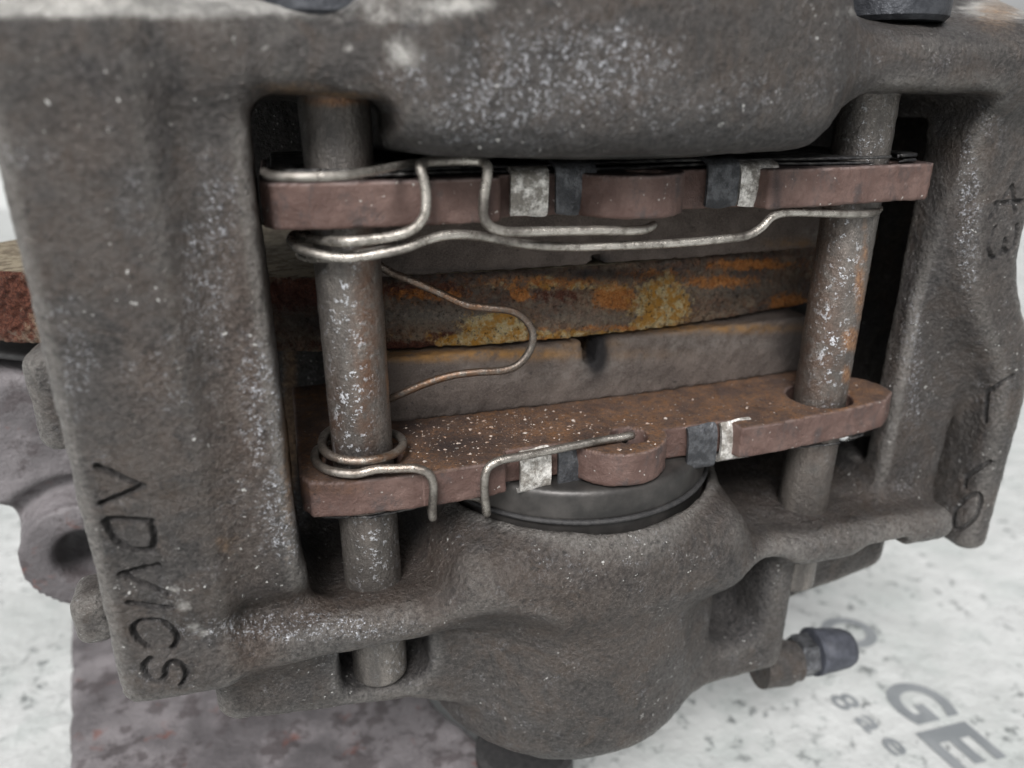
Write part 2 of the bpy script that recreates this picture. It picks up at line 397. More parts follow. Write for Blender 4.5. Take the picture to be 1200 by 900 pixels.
def body(x, y, z):
    # ---- inboard half (upper in the picture)
    d = box(x, y, z-.28*np.maximum(y+9, 0)*np.clip((z-28)/5, 0, 1), (-68.5, 66+.6*np.maximum(y+5, 0), -10.6, 46, 26.8, 34.7), 3.4)
    d = smin(d, box(x, y, z, (-31.5, 20, -14.6, 46, 21.6, 60), 4.6), 9)
    d = smin(d, vcyl(x, y, z, BC[0]-1, 16, 32.5, 22.5, 60, 4), 9)
    d = smin(d, box(x, y, z, (-68, 60, 24, 46, 28, 60), 4), 3)
    # ---- left bridge with the raised lettered pad
    d = smin(d, box(x, y-4.5/(1+np.exp((z+33)/1.6)), z, (-62, -45.8, -9.6, 8, -46, 34), 2.2), 3)
    pad = box(x-.012*(z+40), y+.02*(z-30), z, (-68.8, -55.5, -11.6, 8, -43.2, 35.2), 1.8)
    d = smin(d, pad, 4.)
    d = smin(d, box(x, y, z, tuple(v for p_, e in zip(LUMP1, (3.4, 4, 7)) for v in (p_-e, p_+e)), 2.5), 1.5)
    d = smin(d, box(x, y, z, tuple(v for p_, e in zip(LUMP2, (2.6, 4, 3.9)) for v in (p_-e, p_+e)), 2.0), 1.5)
    # ---- right bridge
    d = smin(d, box(x, y, z, (50.6, 64, -1.8, 12, -46, 34), 1.6), 3)
    xo, xi = np.interp(z, zz_, RO_T)-0.5, np.interp(z, zz_, RI_T)
    yf = -6.2-1.4/(1+np.exp((z+6)/4.))
    r_ = 2.6
    qx = np.abs(x-(xo+xi)/2)-(xo-xi)/2+r_; qy = np.abs(y-(yf+12)/2)-(12-yf)/2+r_; qz = np.abs(z+8.3)-42.6+r_
    rp = np.sqrt(np.maximum(qx, 0)**2+np.maximum(qy, 0)**2+np.maximum(qz, 0)**2)+np.minimum(np.maximum(qx, np.maximum(qy, qz)), 0)-r_
    d = smin(d, rp, 7)
    # ---- outboard half (lower in the picture)
    lo = box(x, y, z+.02*(x+20), (-66, 62, -10.0, 46, -43.6, -37.4), 3.0)
    lo = smin(lo, vcyl(x, y, z, BC[0]-.8, BC[1], 25.6, -74.0, -28.3, 7), 6)
    lo = smin(lo, box(x, y, z, (-25, 22, 5, 46, -60, -28.3), 3), 4)
    lo = smin(lo, box(x, y, z, (-27, 20, -11.8, 46, -44.5, -31.2), 5.5), 5)
    lo = smin(lo, box(x, y, z+.13*(x+55)+.30*np.maximum(x+33, 0), (-60, -12, -3.8, 46, -56.5, -40), 3.0), 3)     # behind the left recess
    lo = smin(lo, box(x, y, z, (10, 35.6, -4.2, 46, -71.5, -40), 3.5), 4)     # round the right recess
    lo = smin(lo, box(x, y, z-.17*(x-39), (28, 60, 1.0, 46, -61, -40), 3), 2)
    d = smin(d, lo, 4.)
    # ---- added walls closing the far side so the window's depth stays black
    back = np.minimum(box(x, y, z, (-37, 54, 33, 46, 4.6, 30), 1.), box(x, y, z, (-60, 54, 33, 46, -45, -9.6), 1.))
    back = np.minimum(back, box(x, y, z, (50, 92, 33, 46, -45, 30), 1.))
    back = np.minimum(back, box(x, y, z, (67, 71, 6, 46, -40, 30), 1.))
    back = np.minimum(back, box(x, y, z, (-60, -36, 33, 46, 8.0, 30), 1.))
    # ---- hollows
    d = smax(d, -box(x, y, z, (-45.8, 50.6, -30, 60, -27.6, 20.6), 1.2), 1.2)                 # window over disc and pads
    d = smax(d, -box(x, y, z, (40, 66.5, 2.8, 40, -34, 24), 1.2), 1.2)                         # the right bridge is thin: dark depth behind its edge
    d = smax(d, -box(x, y, z, (-45.8, -32.5+(z-20)*.2, -30, 22, -30, 26.6), 3.), 1.2)         # left pin pockets
    d = smax(d, -box(x, y, z, (-45.8, -29.5, -4.6, 18, -37.8, -20), 3.5), 1.8)
    d = smax(d, -box(x, y, z, (24+(z-20)*.35, 50.6, -30, 22, -20, 27.2), 3.), 1.2)
    d = smax(d, -box(x, y, z, (25, 50.6, -6.5, 18, -37.8, -20), 4.), 2.)
    d = smax(d, -vcyl(x, y, z, BC[0], BC[1], 23.3, -34, 0, .3), 1.2)                           # bores
    d = smax(d, -vcyl(x, y, z, BC[0], BC[1], 24.4, 0, 34, .3), .5)
    d = smax(d, -box(x, y, z, (-42.8, -29.6, -14, 5.2, -55.2, -45.2), 3.), 1.5)                 # recess below the left pin
    e_ = np.sqrt(((x+23.5)/11.5)**2+((y+15)/8.5)**2+((z+49)/10.5)**2); d = smax(d, -(e_-1)*8.5, 2.2)   # scoop under the ledge beside the left pin
    d = smax(d, -box(x, y, z, (19.0, 28.8, -16, 7, -62.5, -41.6), 4.3), 3)                    # recess below the right pin
    d = smax(d, -box(x, y, z, (41, 52, -16, 3.5, -48.5, -42.2), 2.), 1.)
    return np.minimum(d, back)
def body_fn(x, y, z):
    return body(x, y, z)

STROKES = []
def zz(pts, ox, oy, s): return [(ox+a/s, oy+b/s) for a, b in pts]
for s_ in ([(160, 80), (322, 152), (178, 210)],
           [(350, 275), (200, 265), (203, 300), (218, 328), (245, 355), (290, 372), (348, 372), (362, 335), (348, 275)],
           [(375, 428), (245, 460), (412, 525)],
           [(272, 560), (425, 578)],
           [(337, 712), (297, 678), (290, 642), (325, 620), (385, 622), (428, 652), (444, 685), (430, 715)],
           [(348, 757), (325, 780), (335, 815), (368, 838), (398, 825), (405, 788), (430, 768), (465, 785), (476, 820), (458, 848)]):
    STROKES.append((zz(s_, 60, 520, 3), .30, 1.05))
for s_ in ([(1160, 256), (1187, 218), (1190, 248)], [(1168, 238), (1198, 236)],
           [(1167, 267), (1159, 287), (1162, 300), (1170, 302), (1177, 290), (1178, 281)], [(1177, 290), (1182, 298), (1190, 287), (1192, 265)],
           [(1186, 441), (1156, 460), (1154, 494)],
           [(1160, 541), (1132, 558), (1130, 570)],
           [(1116, 612), (1120, 596), (1133, 583), (1147, 579), (1150, 590), (1143, 607), (1129, 618), (1119, 620), (1116, 612)]):
    STROKES.append((s_, .34, .7))

def engrave(V, Q):
    """finer mesh along the strokes, then the strokes pressed in as real grooves"""
    for pts, wd, dp in STROKES:
        if len(pts) > 5:
            q = np.array([pts[0]]+list(pts)+[pts[-1]], float); o_ = []
            for i in range(1, len(q)-2):
                a, b, c, d = q[i-1:i+3]
                for t in (0, .33, .67): o_.append(tuple(.5*(2*b+(c-a)*t+(2*a-5*b+4*c-d)*t*t+(3*b-a-3*c+d)*t**3)))
            pts = o_+[tuple(q[-1])]
        fine = []
        for a, b in zip(pts[:-1], pts[1:]):
            for t in np.linspace(0, 1, 5)[:-1]: fine.append((a[0]+(b[0]-a[0])*t, a[1]+(b[1]-a[1])*t))
        fine.append(pts[-1])
        L = [q for q in (trace(body_fn, *q) for q in fine) if abs(q[0]) < 84 and -20 < q[1] < 0 and abs(float(body_fn(*[np.array([c]) for c in q])[0])) < .1]
        if len(L) > 1: yield L, wd, dp
def seg_dist(V, L):
    d = np.full(len(V), 1e9)
    for a, b in zip(L[:-1], L[1:]):
        e = b-a; w_ = V-a; t = np.clip((w_@e)/max(e@e, 1e-9), 0, 1); d = np.minimum(d, np.linalg.norm(w_-e*t[:, None], axis=1))
    return d

V, Q = surface_net(body_fn, (-85, 94, -21, 48, -79, 46), 0.62)
Ls = list(engrave(V, Q))
cen = V[Q].mean(1)
near = np.zeros(len(Q), bool)
for L, wd, dp in Ls:
    A = np.array(L); m = ((cen > A.min(0)-2) & (cen < A.max(0)+2)).all(1); ix = np.where(m)[0]
    if len(ix): near[ix] |= seg_dist(cen[ix], L) < wd+.9
K = 6
qs = V[Q[near]]; uu = np.linspace(0, 1, K+1)
g = [[(qs[:, 0]*(1-a)+qs[:, 1]*a)*(1-b)+(qs[:, 3]*(1-a)+qs[:, 2]*a)*b for a in uu] for b in uu]
G = np.array(g)                                              # K+1, K+1, n, 3
nq = qs.shape[0]; SV = G.transpose(2, 0, 1, 3).reshape(-1, 3)
base = np.arange(nq)[:, None]*(K+1)**2
SQ = np.concatenate([base+np.array([[j*(K+1)+i, j*(K+1)+i+1, (j+1)*(K+1)+i+1, (j+1)*(K+1)+i]]) for j in range(K) for i in range(K)])
allV = np.concatenate([V, SV]); allQ = np.concatenate([Q[~near], SQ+len(V)])
key = np.round(allV*2000).astype(np.int64); _, first, inv = np.unique(key, axis=0, return_index=True, return_inverse=True)
inv = inv.ravel(); V = allV[first]; Q = inv[allQ]
nrm = grad(body_fn, V); nrm /= np.maximum(np.linalg.norm(nrm, axis=1), 1e-6)[:, None]
depth = np.zeros(len(V))
for L, wd, dp in Ls:
    A = np.array(L); ix = np.where(((V > A.min(0)-2) & (V < A.max(0)+2)).all(1))[0]
    if len(ix):
        s = seg_dist(V[ix], L)+.05*wob(V[ix], 1.1, 9); t = np.clip((wd+.16-s)/(.32), 0, 1)
        depth[ix] = np.maximum(depth[ix], dp*t*t*(3-2*t))
rough = .09*wob(V, 11, 1)+.06*wob(V, 3.5, 2)+.04*wob(V, 1.6, 3)
V = V-nrm*(depth-rough)[:, None]

def curv(V, e):
    x, y, z = V.T
    return (body_fn(x+e, y, z)+body_fn(x-e, y, z)+body_fn(x, y+e, z)+body_fn(x, y-e, z)+body_fn(x, y, z+e)+body_fn(x, y, z-e)-6*body_fn(x, y, z))/e
cv = curv(V, 1.6)
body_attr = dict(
    wear=np.clip((cv-.25)/.6, 0, 1), concave=np.clip((-cv-.12)/.5, 0, 1),  # lighter on convex edges, darker in concave creases
    brown=spots(V, [(285, 480, 40, 230, .9), (300, 760, 40, 60, .8), (420, 710, 130, 25, .8), (300, 230, 30, 90, .5), (480, 660, 120, 40, .6), (700, 700, 160, 90, .35),
                    (1050, 420, 30, 150, .3), (890, 560, 120, 60, .4), (1150, 350, 40, 120, .25), (100, 150, 70, 60, .35), (170, 450, 40, 60, .5)]),
    fleck=spots(V, [(660, 80, 150, 60, .95), (560, 130, 90, 40, .8), (480, 90, 60, 40, .6), (310, 470, 35, 90, .9), (330, 600, 30, 60, 1.), (240, 330, 40, 120, .6), (1000, 60, 90, 60, .35),
                    (260, 250, 40, 90, .6), (1070, 420, 14, 120, .7), (1135, 250, 14, 110, 1.), (1150, 450, 30, 60, .4), (350, 735, 150, 20, .9), (200, 450, 70, 90, .4), (90, 430, 30, 90, .6), (700, 650, 200, 40, .35), (800, 120, 200, 60, .45)]),
    dark=np.clip(depth*2.5, 0, .95)+np.maximum(np.maximum(np.clip((V[:, 1]-3)/4, 0, .9), np.clip((-nrm[:, 2]-.25)/.35, 0, .95)*(V[:, 2] > 19)*(V[:, 2] < 26)*(V[:, 0] > -33)*(V[:, 0] < 24)), 0)*(V[:, 2] > -37)*(np.abs(V[:, 0]) < 67)+.95*np.clip(1-np.minimum(box(*V.T, (18.3, 29.5, -3.6, 9, -62.5, -42), 2), box(*V.T, (-43.5, -29, -3.2, 7, -55, -45), 1))/2.5, 0, 1)+.6*np.clip(1-np.minimum(box(*V.T, (-46, -31, -1, 20, -39, -20), 2), box(*V.T, (25, 51, -1, 20, -37, -20), 2))/3, 0, 1)*(nrm[:, 1] < -.3)+spots(V, [(1100, 280, 16, 120, .6), (1125, 420, 25, 60, .25), (380, 640, 40, 40, .5), (880, 700, 45, 60, .25), (250, 770, 12, 50, .5), (860, 25, 110, 12, .4)]),  # groove dirt, plus shade painted in hollows and under the boss
    pale=spots(V, [(120, 2, 330, 18, 1.3), (530, 6, 60, 12, .9), (470, 62, 25, 30, .6), (470, 18, 120, 14, .5), (1050, 14, 70, 9, .8), (1175, 10, 45, 14, 1.3), (215, 710, 12, 8, .7), (228, 735, 10, 7, .7), (238, 741, 9, 7, .6), (205, 690, 12, 6, .5),  # light on the top strip painted in, plus small pale chips
                    (130, 825, 4, 4, .5), (312, 55, 7, 5, .8), (408, 54, 7, 6, .9)]),
    rust=spots(V, [(340, 480, 10, 140, .9), (60, 573, 8, 9, 1.), (62, 595, 5, 5, .8), (345, 104, 50, 10, .6), (265, 635, 18, 20, .4), (395, 112, 40, 6, .9), (1170, 15, 30, 20, .8)]))

cal = empty('brake_caliper', (0, 15, -75), 'dark grey cast iron brake caliper body with engraved letters, spanning the rusty disc', 'brake caliper')
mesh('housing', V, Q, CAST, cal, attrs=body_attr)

# pistons
def piston(zs, sg):
    def fn(x, y, z):
        zl = (z-zs)*sg
        d = vcyl(x, y, zl, BC[0], BC[1], 22.6, -34, 0, 1.2)
        d = smax(d, -vcyl(x, y, zl, BC[0], BC[1], 17, -28, 1, .5), .5)
        gr = np.hypot(np.hypot(x-BC[0], y-BC[1])-23., zl+3.7)-.45
        return d
    lo, hi = (zs-8, zs+1) if sg > 0 else (zs-1, zs+8)
    V, Q = surface_net(fn, (-27, 23, -12, 38, lo-.5, hi+.5), .55)
    p = mesh('piston', V, Q, PISTON, cal)
    return p
piston(-23.9, 1); piston(19.9, -1)
def torus(cx, cy, cz, R, r, n=120, m=10, a0=0, a1=2*math.pi, rz=None):
    V = []; F = []
    for i in range(n):
        a = a0+(a1-a0)*i/n
        for j in range(m):
            b = 2*math.pi*j/m; q = R+r*math.cos(b); V.append((cx+q*math.cos(a), cy+q*math.sin(a), cz+(rz or r)*math.sin(b)))
    for i in range(n):
        for j in range(m): F.append((i*m+j, ((i+1) % n)*m+j, ((i+1) % n)*m+(j+1) % m, i*m+(j+1) % m))
    return np.array(V), np.array(F)
for zc in (-29.6, 25.):
    Vt, Ft = torus(*BC, zc+.9, 22.8, .45, rz=.4); mesh('dust_seal', Vt, Ft, RUBBER, cal)

# ------------------------------------------------------------------ lathe helper (any axis)
def lathe(prof, o, ax, n=48):
    """prof = [(radius, along)], o = origin, ax = direction"""
    ax = np.array(ax, float); ax /= np.linalg.norm(ax)
    u = np.cross(ax, (0, 0, 1) if abs(ax[2]) < .9 else (1, 0, 0)); u /= np.linalg.norm(u); v = np.cross(ax, u)
    V = []; F = []
    for r, t in prof:
        for i in range(n):
            a = 2*math.pi*i/n; V.append(np.array(o)+ax*t+(u*math.cos(a)+v*math.sin(a))*r)
    for k in range(len(prof)-1):
        for i in range(n):
            F.append((k*n+i, k*n+(i+1) % n, (k+1)*n+(i+1) % n, (k+1)*n+i))
    F.append(tuple(range(n))[::-1]); F.append(tuple((len(prof)-1)*n+i for i in range(n)))
    return np.array(V), F
# bleeder screw on the caliper's lower right
b0 = P(909, 774, 'Y', 2.); bax = (1, -.10, -.05)
V_, F_ = lathe([(0.1, 0), (4.4, 0), (4.4, 5.5), (3.8, 7), (3.8, 8)], b0-np.array([4, 0, 0]), bax); ms = mesh('bleeder_screw', V_, F_, CAST, cal, sharp=35)
V_, F_ = lathe([(3.6, 0), (4.1, .3), (4.1, 3.6), (3.5, 4)], b0+np.array([4, 0, 0]), bax, 6); mesh('hex_nut', V_, F_, CLIP_D, ms, smooth=False)
V_, F_ = lathe([(3.3, 0), (4.6, .2), (4.6, 1.2), (4.0, 1.4), (4.3, 2.2), (4.2, 4), (3.8, 7.2), (3.3, 8.4), (2.2, 8.8), (.1, 8.9)], b0+np.array([8, 0, 0]), bax); mesh('rubber_cap', V_, F_, CAPRUB, ms, sharp=50)

# ------------------------------------------------------------------ retaining pins
def pin(x0, label, ztop, zbot, attrs, boss):
    t = empty('retaining_pin', (x0, 0, zbot), label, 'retaining pin', 'retaining pins through the pads')
    zs = np.concatenate([np.arange(zbot+1.2, ztop, .45), [ztop]])
    n = 64; V = []; 
    prof = [(0.01, zbot), (1.5, zbot), (2.7, zbot+.15), (3.5, zbot+.6), (3.88, zbot+1.0)]+[(4., z) for z in zs]
    for r, z in prof:
        a = np.arange(n)*2*math.pi/n; V.append(np.stack([x0+r*np.cos(a), r*np.sin(a), np.full(n, z)], 1))
    V = np.concatenate(V); k = len(prof); i = np.arange(n); F = []
    Q = np.concatenate([np.stack([j*n+i, j*n+(i+1) % n, (j+1)*n+(i+1) % n, (j+1)*n+i], 1) for j in range(k-1)])
    c = V-np.array([x0, 0, 0]); c[:, 2] = 0; l = np.maximum(np.linalg.norm(c, axis=1), .1)[:, None]
    V = V+c/l*(.03*wob(V, 2.2, int(x0+99))+.02*wob(V, 1., 5))[:, None]*np.minimum(l/4, 1)
    mesh('shank', V, Q, PIN, t, attrs={k_: spots(V, v) for k_, v in attrs.items()})
    Vh, Fh = lathe([(.1, 0), (7.2, 0), (7.8, .6), (7.8, 7), (7.2, 7.6), (.1, 7.6)], (x0, -2.2 if x0 < 0 else -.5, 34.0 if x0 < 0 else 36.0), (0, 0, 1), 40)
    mesh('head', Vh, Fh, BOLT, t, sharp=40)
    return t
pin(-PX_, 'left steel retaining pin carrying the spring coils, rusty brown down one side', 39, -55.4,
    dict(brown=[(430, 400, 16, 160, 1.), (390, 500, 12, 60, .7)], fleck=[(400, 350, 18, 70, .8), (412, 470, 22, 90, 1.), (440, 640, 30, 50, .6), (470, 780, 30, 40, .3)],
         soot_shade=[(385, 160, 60, 40, .55), (425, 530, 40, 12, .5)], rust=[(455, 430, 4, 60, .7), (395, 118, 40, 8, .9)]), 0)
pin(PX_, 'right steel retaining pin with orange rust patches on its right side', 39, -55.0,
    dict(brown=[(960, 380, 30, 150, .6)], fleck=[(990, 300, 18, 60, .9), (975, 400, 20, 80, 1.), (1020, 160, 25, 40, .6)],
         rust=[(998, 398, 12, 16, 1.), (1008, 340, 7, 40, .8), (992, 440, 6, 12, .9), (1014, 300, 4, 60, .5)], soot_shade=[(1000, 160, 26, 50, .5)]), 0)

# ------------------------------------------------------------------ brake disc
DR, DC = 165.0, np.array([-1.0, 175.5])
def disc():
    a = np.radians(np.linspace(-90-38, -90+34, 640))
    prof = []                                        # (radius offset, z), lower face -> rim -> upper face
    for r in (-60, -30, -15, -7, -3, -1.2, -.5): prof.append((r, -8.0))
    prof += [(-.15, -7.85)]
    for z in np.linspace(-7.6, 2.6, 40): prof.append((-.35*math.cos((z+2.5)/5.1*math.pi)*-1 if False else -.55*math.exp(-((z+2.4)/2.6)**2), z))
    prof += [(-.2, 3.0)]
    for r in (-.5, -1.2, -3, -7, -15, -30, -60): prof.append((r, 3.15))
    V = np.concatenate([np.stack([DC[0]+(DR+r)*np.cos(a), DC[1]+(DR+r)*np.sin(a), np.full(len(a), z)], 1) for r, z in prof])
    n = len(a); i = np.arange(n-1)
    Q = np.concatenate([np.stack([j*n+i, j*n+i+1, (j+1)*n+i+1, (j+1)*n+i], 1) for j in range(len(prof)-1)])
    at = dict(
        face=(V[:, 2] > 3.05).astype(float),
        smooth=spots(V, [(500, 370, 90, 14, .9), (850, 335, 70, 14, .8), (700, 372, 60, 10, .6), (640, 350, 30, 14, .3)]),
        red=spots(V, [(490, 340, 80, 14, .8), (460, 405, 140, 8, .9), (520, 400, 30, 14, .9), (345, 345, 60, 22, 1.), (15, 350, 40, 60, .9), (650, 345, 60, 16, .6), (680, 395, 120, 6, .7)]),
        orange=1.25*spots(V, [(660, 330, 120, 10, .5), (500, 345, 70, 12, .45), (840, 330, 60, 10, .6), (660, 400, 90, 7, .8), (610, 345, 14, 8, .9), (720, 348, 26, 16, 1.), (880, 310, 60, 8, .7), (560, 400, 30, 9, .7), (800, 385, 170, 6, .6), (925, 355, 24, 12, .9), (760, 320, 50, 8, .5), (600, 335, 10, 8, .6)]),
        yellow=1.2*spots(V, [(700, 392, 230, 7, .62), (680, 335, 160, 8, .42), (580, 388, 44, 24, 1.), (560, 400, 56, 9, 1.), (775, 358, 36, 30, 1.), (765, 380, 30, 8, 1.), (780, 330, 20, 14, .6), (640, 325, 20, 6, .4), (300, 300, 40, 20, .5)]),
        soot_shade=spots(V, [(460, 325, 60, 8, .9), (600, 318, 100, 6, .8), (700, 320, 70, 9, .9), (745, 322, 50, 6, .8), (360, 380, 60, 30, .8), (850, 297, 100, 4, .7), (935, 330, 18, 30, .5)]),
        crumb=spots(V, [(640, 345, 40, 20, 1.), (600, 390, 40, 12, .8), (500, 345, 60, 16, .7), (360, 325, 60, 10, .7), (700, 385, 80, 10, .5)]))
    rr = V[:, :2]-DC; rr /= np.linalg.norm(rr, axis=1)[:, None]
    amp = (.24*wob(V, 2.4, 11)+.20*wob(V, 1.1, 12)+.10*wob(V, .7, 17)+.25*wob(V*np.array([.4, .4, 1]), 4, 13))*(1-.7*at['smooth'])
    amp += .35*at['yellow']*(.6+.4*wob(V, 3, 15))+.3*at['orange']*(.5+.5*wob(V, 2, 16))
    V[:, :2] += rr*(amp*((V[:, 2] > -8.01) & (V[:, 2] < 3.1)))[:, None]
    o = mesh('brake_disc', V, Q, DISC, origin=(DC[0], 30, -8), attrs=at)
    return props(o, 'rusty brake disc edge with yellow and orange corrosion, seen between the two brake pads', 'brake disc')
disc()

# ------------------------------------------------------------------ brake pads
def plate_outline(upper):
    L = [(-45.2, 30), (-45.3, -2.6), (-44.2, -5.0), (-40.3, -6.2), (-30, -6.9), (-20.5, -6.7), (-18.6, -6.3), (-18.0, -3.6)]
    L += [(-9.2, -3.9), (-8.4, -4.4)]
    for a in np.radians(np.linspace(188, 352, 15)): L.append((-.9+7.4*math.cos(a), -3.0+6.9*math.sin(a)))
    L += [(7.4, -3.9), (17.0, -4.1), (17.6, -7.0), (24, -7.0), (32, -6.3), (40, -5.5)]
    if upper: L = [(x-.6, y) for x, y in L]+[(45.0, -5.2), (46.6, -4.0), (46.9, 6), (44, 14)]
    else: L += [(46.2, -4.4), (49.6, -2.0), (50.2, 1.2), (49.4, 4.5), (44, 10)]
    L += [(40, 16), (38, 30)]
    return L
def make_pad(upper):
    z0, z1 = (13.05, 18.15) if upper else (-23.6, -18.5)
    if upper: t = empty('brake_pad', (0, 10, z0), 'upper brake pad with clean mauve brown plate edge, long bright wire lying along its face', 'brake pad', 'pair of brake pads')
    else: t = empty('brake_pad', (0, 10, z0), 'lower brake pad, its plate covered in rust and crumbs round the pin holes', 'brake pad', 'pair of brake pads')
    O = plate_outline(upper)
    def fn(x, y, z):
        d2 = poly2(x, y, O)
        for cx, cy, r in ((-PX_, 0, 5.), (PX_, .2, 5.1), (.6, -4.2, 2.7)):
            d2 = np.maximum(d2, r-np.hypot(x-cx, y-cy))
        return extr(d2, z, z0, z1, .30)
    V, Q = surface_net(fn, (-47, 52, -12, 31, z0-1, z1+1), .34)
    g = grad(fn, V); V = V+g*(.05*wob(V, 3, 3)+.03*wob(V, 1.3, 4))[:, None]
    upn = np.clip((g[:, 2]-.3)/.5, 0, 1)
    edge = np.exp(-((g[:, 2]-.62)/.30)**2)*(g[:, 1] < .2)  # highlight painted along the upward bevels
    if upper: at = dict(edge=edge, rust=upn*.2, soot_shade=np.maximum(upn*.75, spots(V, [(570, 225, 6, 40, .8), (910, 220, 5, 30, .7)])*(g[:, 1] < -.3)))
    else: at = dict(edge=edge*.6, rust=np.maximum(upn, spots(V, [(375, 572, 40, 8, .5)])), soot_shade=spots(V, [(525, 520, 40, 18, .8), (480, 505, 30, 12, .6), (440, 560, 60, 9, .6), (700, 515, 40, 6, .4), (350, 500, 20, 10, .6)])*upn)
    mesh('backing_plate', V, Q, PLATE, t, attrs=at)
    f0, f1 = (3.5, 13.1) if upper else (-18.55, -8.5)
    def ff(x, y, z):
        yf = 9.4+.0009*x*x
        zt = (z-f0)/(f1-f0) if upper else (f1-z)/(f1-f0)         # 0 at the disc side
        d = box(x, y-yf+9.4-.4*wz(z), z, (-33.5, 42, 9.4, 31, f0, f1), .5)
        w_ = .75+.35*np.sin(z*2.1)*.5+.25*np.sin(z*5.3+1)
        depth_ = 1. if not upper else 1.
        if upper: sl = box(x, y, z, (.4-w_, .6+w_, 5, 40, f0-2, f0+1.5), .4)
        else: w_ = w_*.7+np.clip(z-f1+3.6, 0, 4)*.26; sl = box(x, y, z, (-.2-w_, .3+w_, 5, 40, f1-3.8, f1+2), .3)
        return smax(d, -sl, .5)
    def wz(z): return np.sin(z*.5)*.3
    V, Q = surface_net(ff, (-35, 44, 7.5, 31.5, f0-1, f1+1), .5)
    g = grad(ff, V); V = V+g*(.10*wob(V, 2.2, 21)+.07*wob(V, 1., 22))[:, None]
    if upper: at = dict(rust=spots(V, [(930, 285, 30, 6, .4)]), pale=spots(V, [(952, 272, 10, 7, .8)]), soot_shade=np.maximum(spots(V, [(700, 318, 300, 5, .7), (706, 306, 9, 9, 1.), (440, 300, 40, 30, .5)]), np.clip((V[:, 2]-11.6)/1.5, 0, 1)*.8))  # slot shade painted black; darker along the disc and under the plate
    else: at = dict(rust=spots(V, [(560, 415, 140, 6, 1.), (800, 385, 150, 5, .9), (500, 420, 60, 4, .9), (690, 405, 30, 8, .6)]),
                    pale=spots(V, [(700, 425, 50, 22, .5), (820, 400, 90, 16, .45), (560, 425, 60, 10, .3), (640, 440, 70, 12, .3)]), soot_shade=spots(V, [(699, 412, 13, 26, 2.), (930, 400, 30, 60, .6), (560, 480, 150, 8, .35)]))  # shade painted black into the slot; darker patches elsewhere
    mesh('friction_block', V, Q, FRIC, t, attrs=at)
    # shims lie against the back of the plate, their tabs fold over the plate's edge
    sgn = 1 if upper else -1; zb = z1 if upper else z0
    tabs = [[(598, 642, 'b'), (848+16, 908, 'b')], [(650, 697, 'd'), (826, 862, 'd')]] if upper else [[(607, 643, 'b'), (840, 875, 'b')], [(651, 690, 'd'), (802, 835, 'd')]]
    for k in range(2):
        za, zc = (zb+.12+.62*k, zb+.56+.62*k) if upper else (zb-.56-.62*k, zb-.12-.62*k)
        S = [(-45.0+k*.5, 28), (-45.0+k*.5, 1), (-43.0, -3.4-.4*k), (-37, -5.6-.4*k), (-30, -5.0), (-24, -3.6), (-19, -3.0), (-10, -3.0), (0, -3.4), (10, -3.0), (19, -3.2), (28, -4.4), (36, -5.4-.4*k), (43, -4.4), (45.5, -.5), (44, 6), (38, 28)]
        def fs(x, y, z):
            d2 = poly2(x, y, S)
            for cx in (-PX_, PX_): d2 = np.maximum(d2, 5.4-np.hypot(x-cx, y))
            return extr(d2, z-.12*np.sin(x*.16+k), za, zc, .12)
        Vs, Qs = surface_net(fs, (-47, 47, -8, 28.5, za-.6, zc+.6), .36)
        sh = mesh('shim', Vs, Qs, SHIM, t)
        for (xa, xb, kd) in tabs[k]:
            ym = -4.6
            zmid = 15.5 if upper else -21.
            yy = px_of(np.array([[0, ym, zmid]]))[1][0]
            # the tab's x-range where it stands at the plate's front
            row = 222 if upper else 555 if xa < 700 else 527
            x0 = P(xa, row, 'Y', ym)[0]; x1 = P(xb, row, 'Y', ym)[0]
            if upper: prof = [(3, za+.15), (-2.6, zc+.05), (-3.9, zc), (-4.7, zc-.35), (-5.0, zc-1.1), (-4.95, z0+2.6), (-4.8, z0+.9), (-4.5, z0+.35)]
            else: prof = [(3, zc-.15), (-2.6, za-.05), (-3.9, za-.6), (-4.9, za-.4), (-5.35, za+.3), (-5.2, z1-2.2), (-4.9, z1-.7), (-4.3, z1+.1)]
            ribbon('tab', prof, x0, x1, .55, CLIP_B if kd == 'b' else CLIP_D, sh, seed=int(xa))
    return t
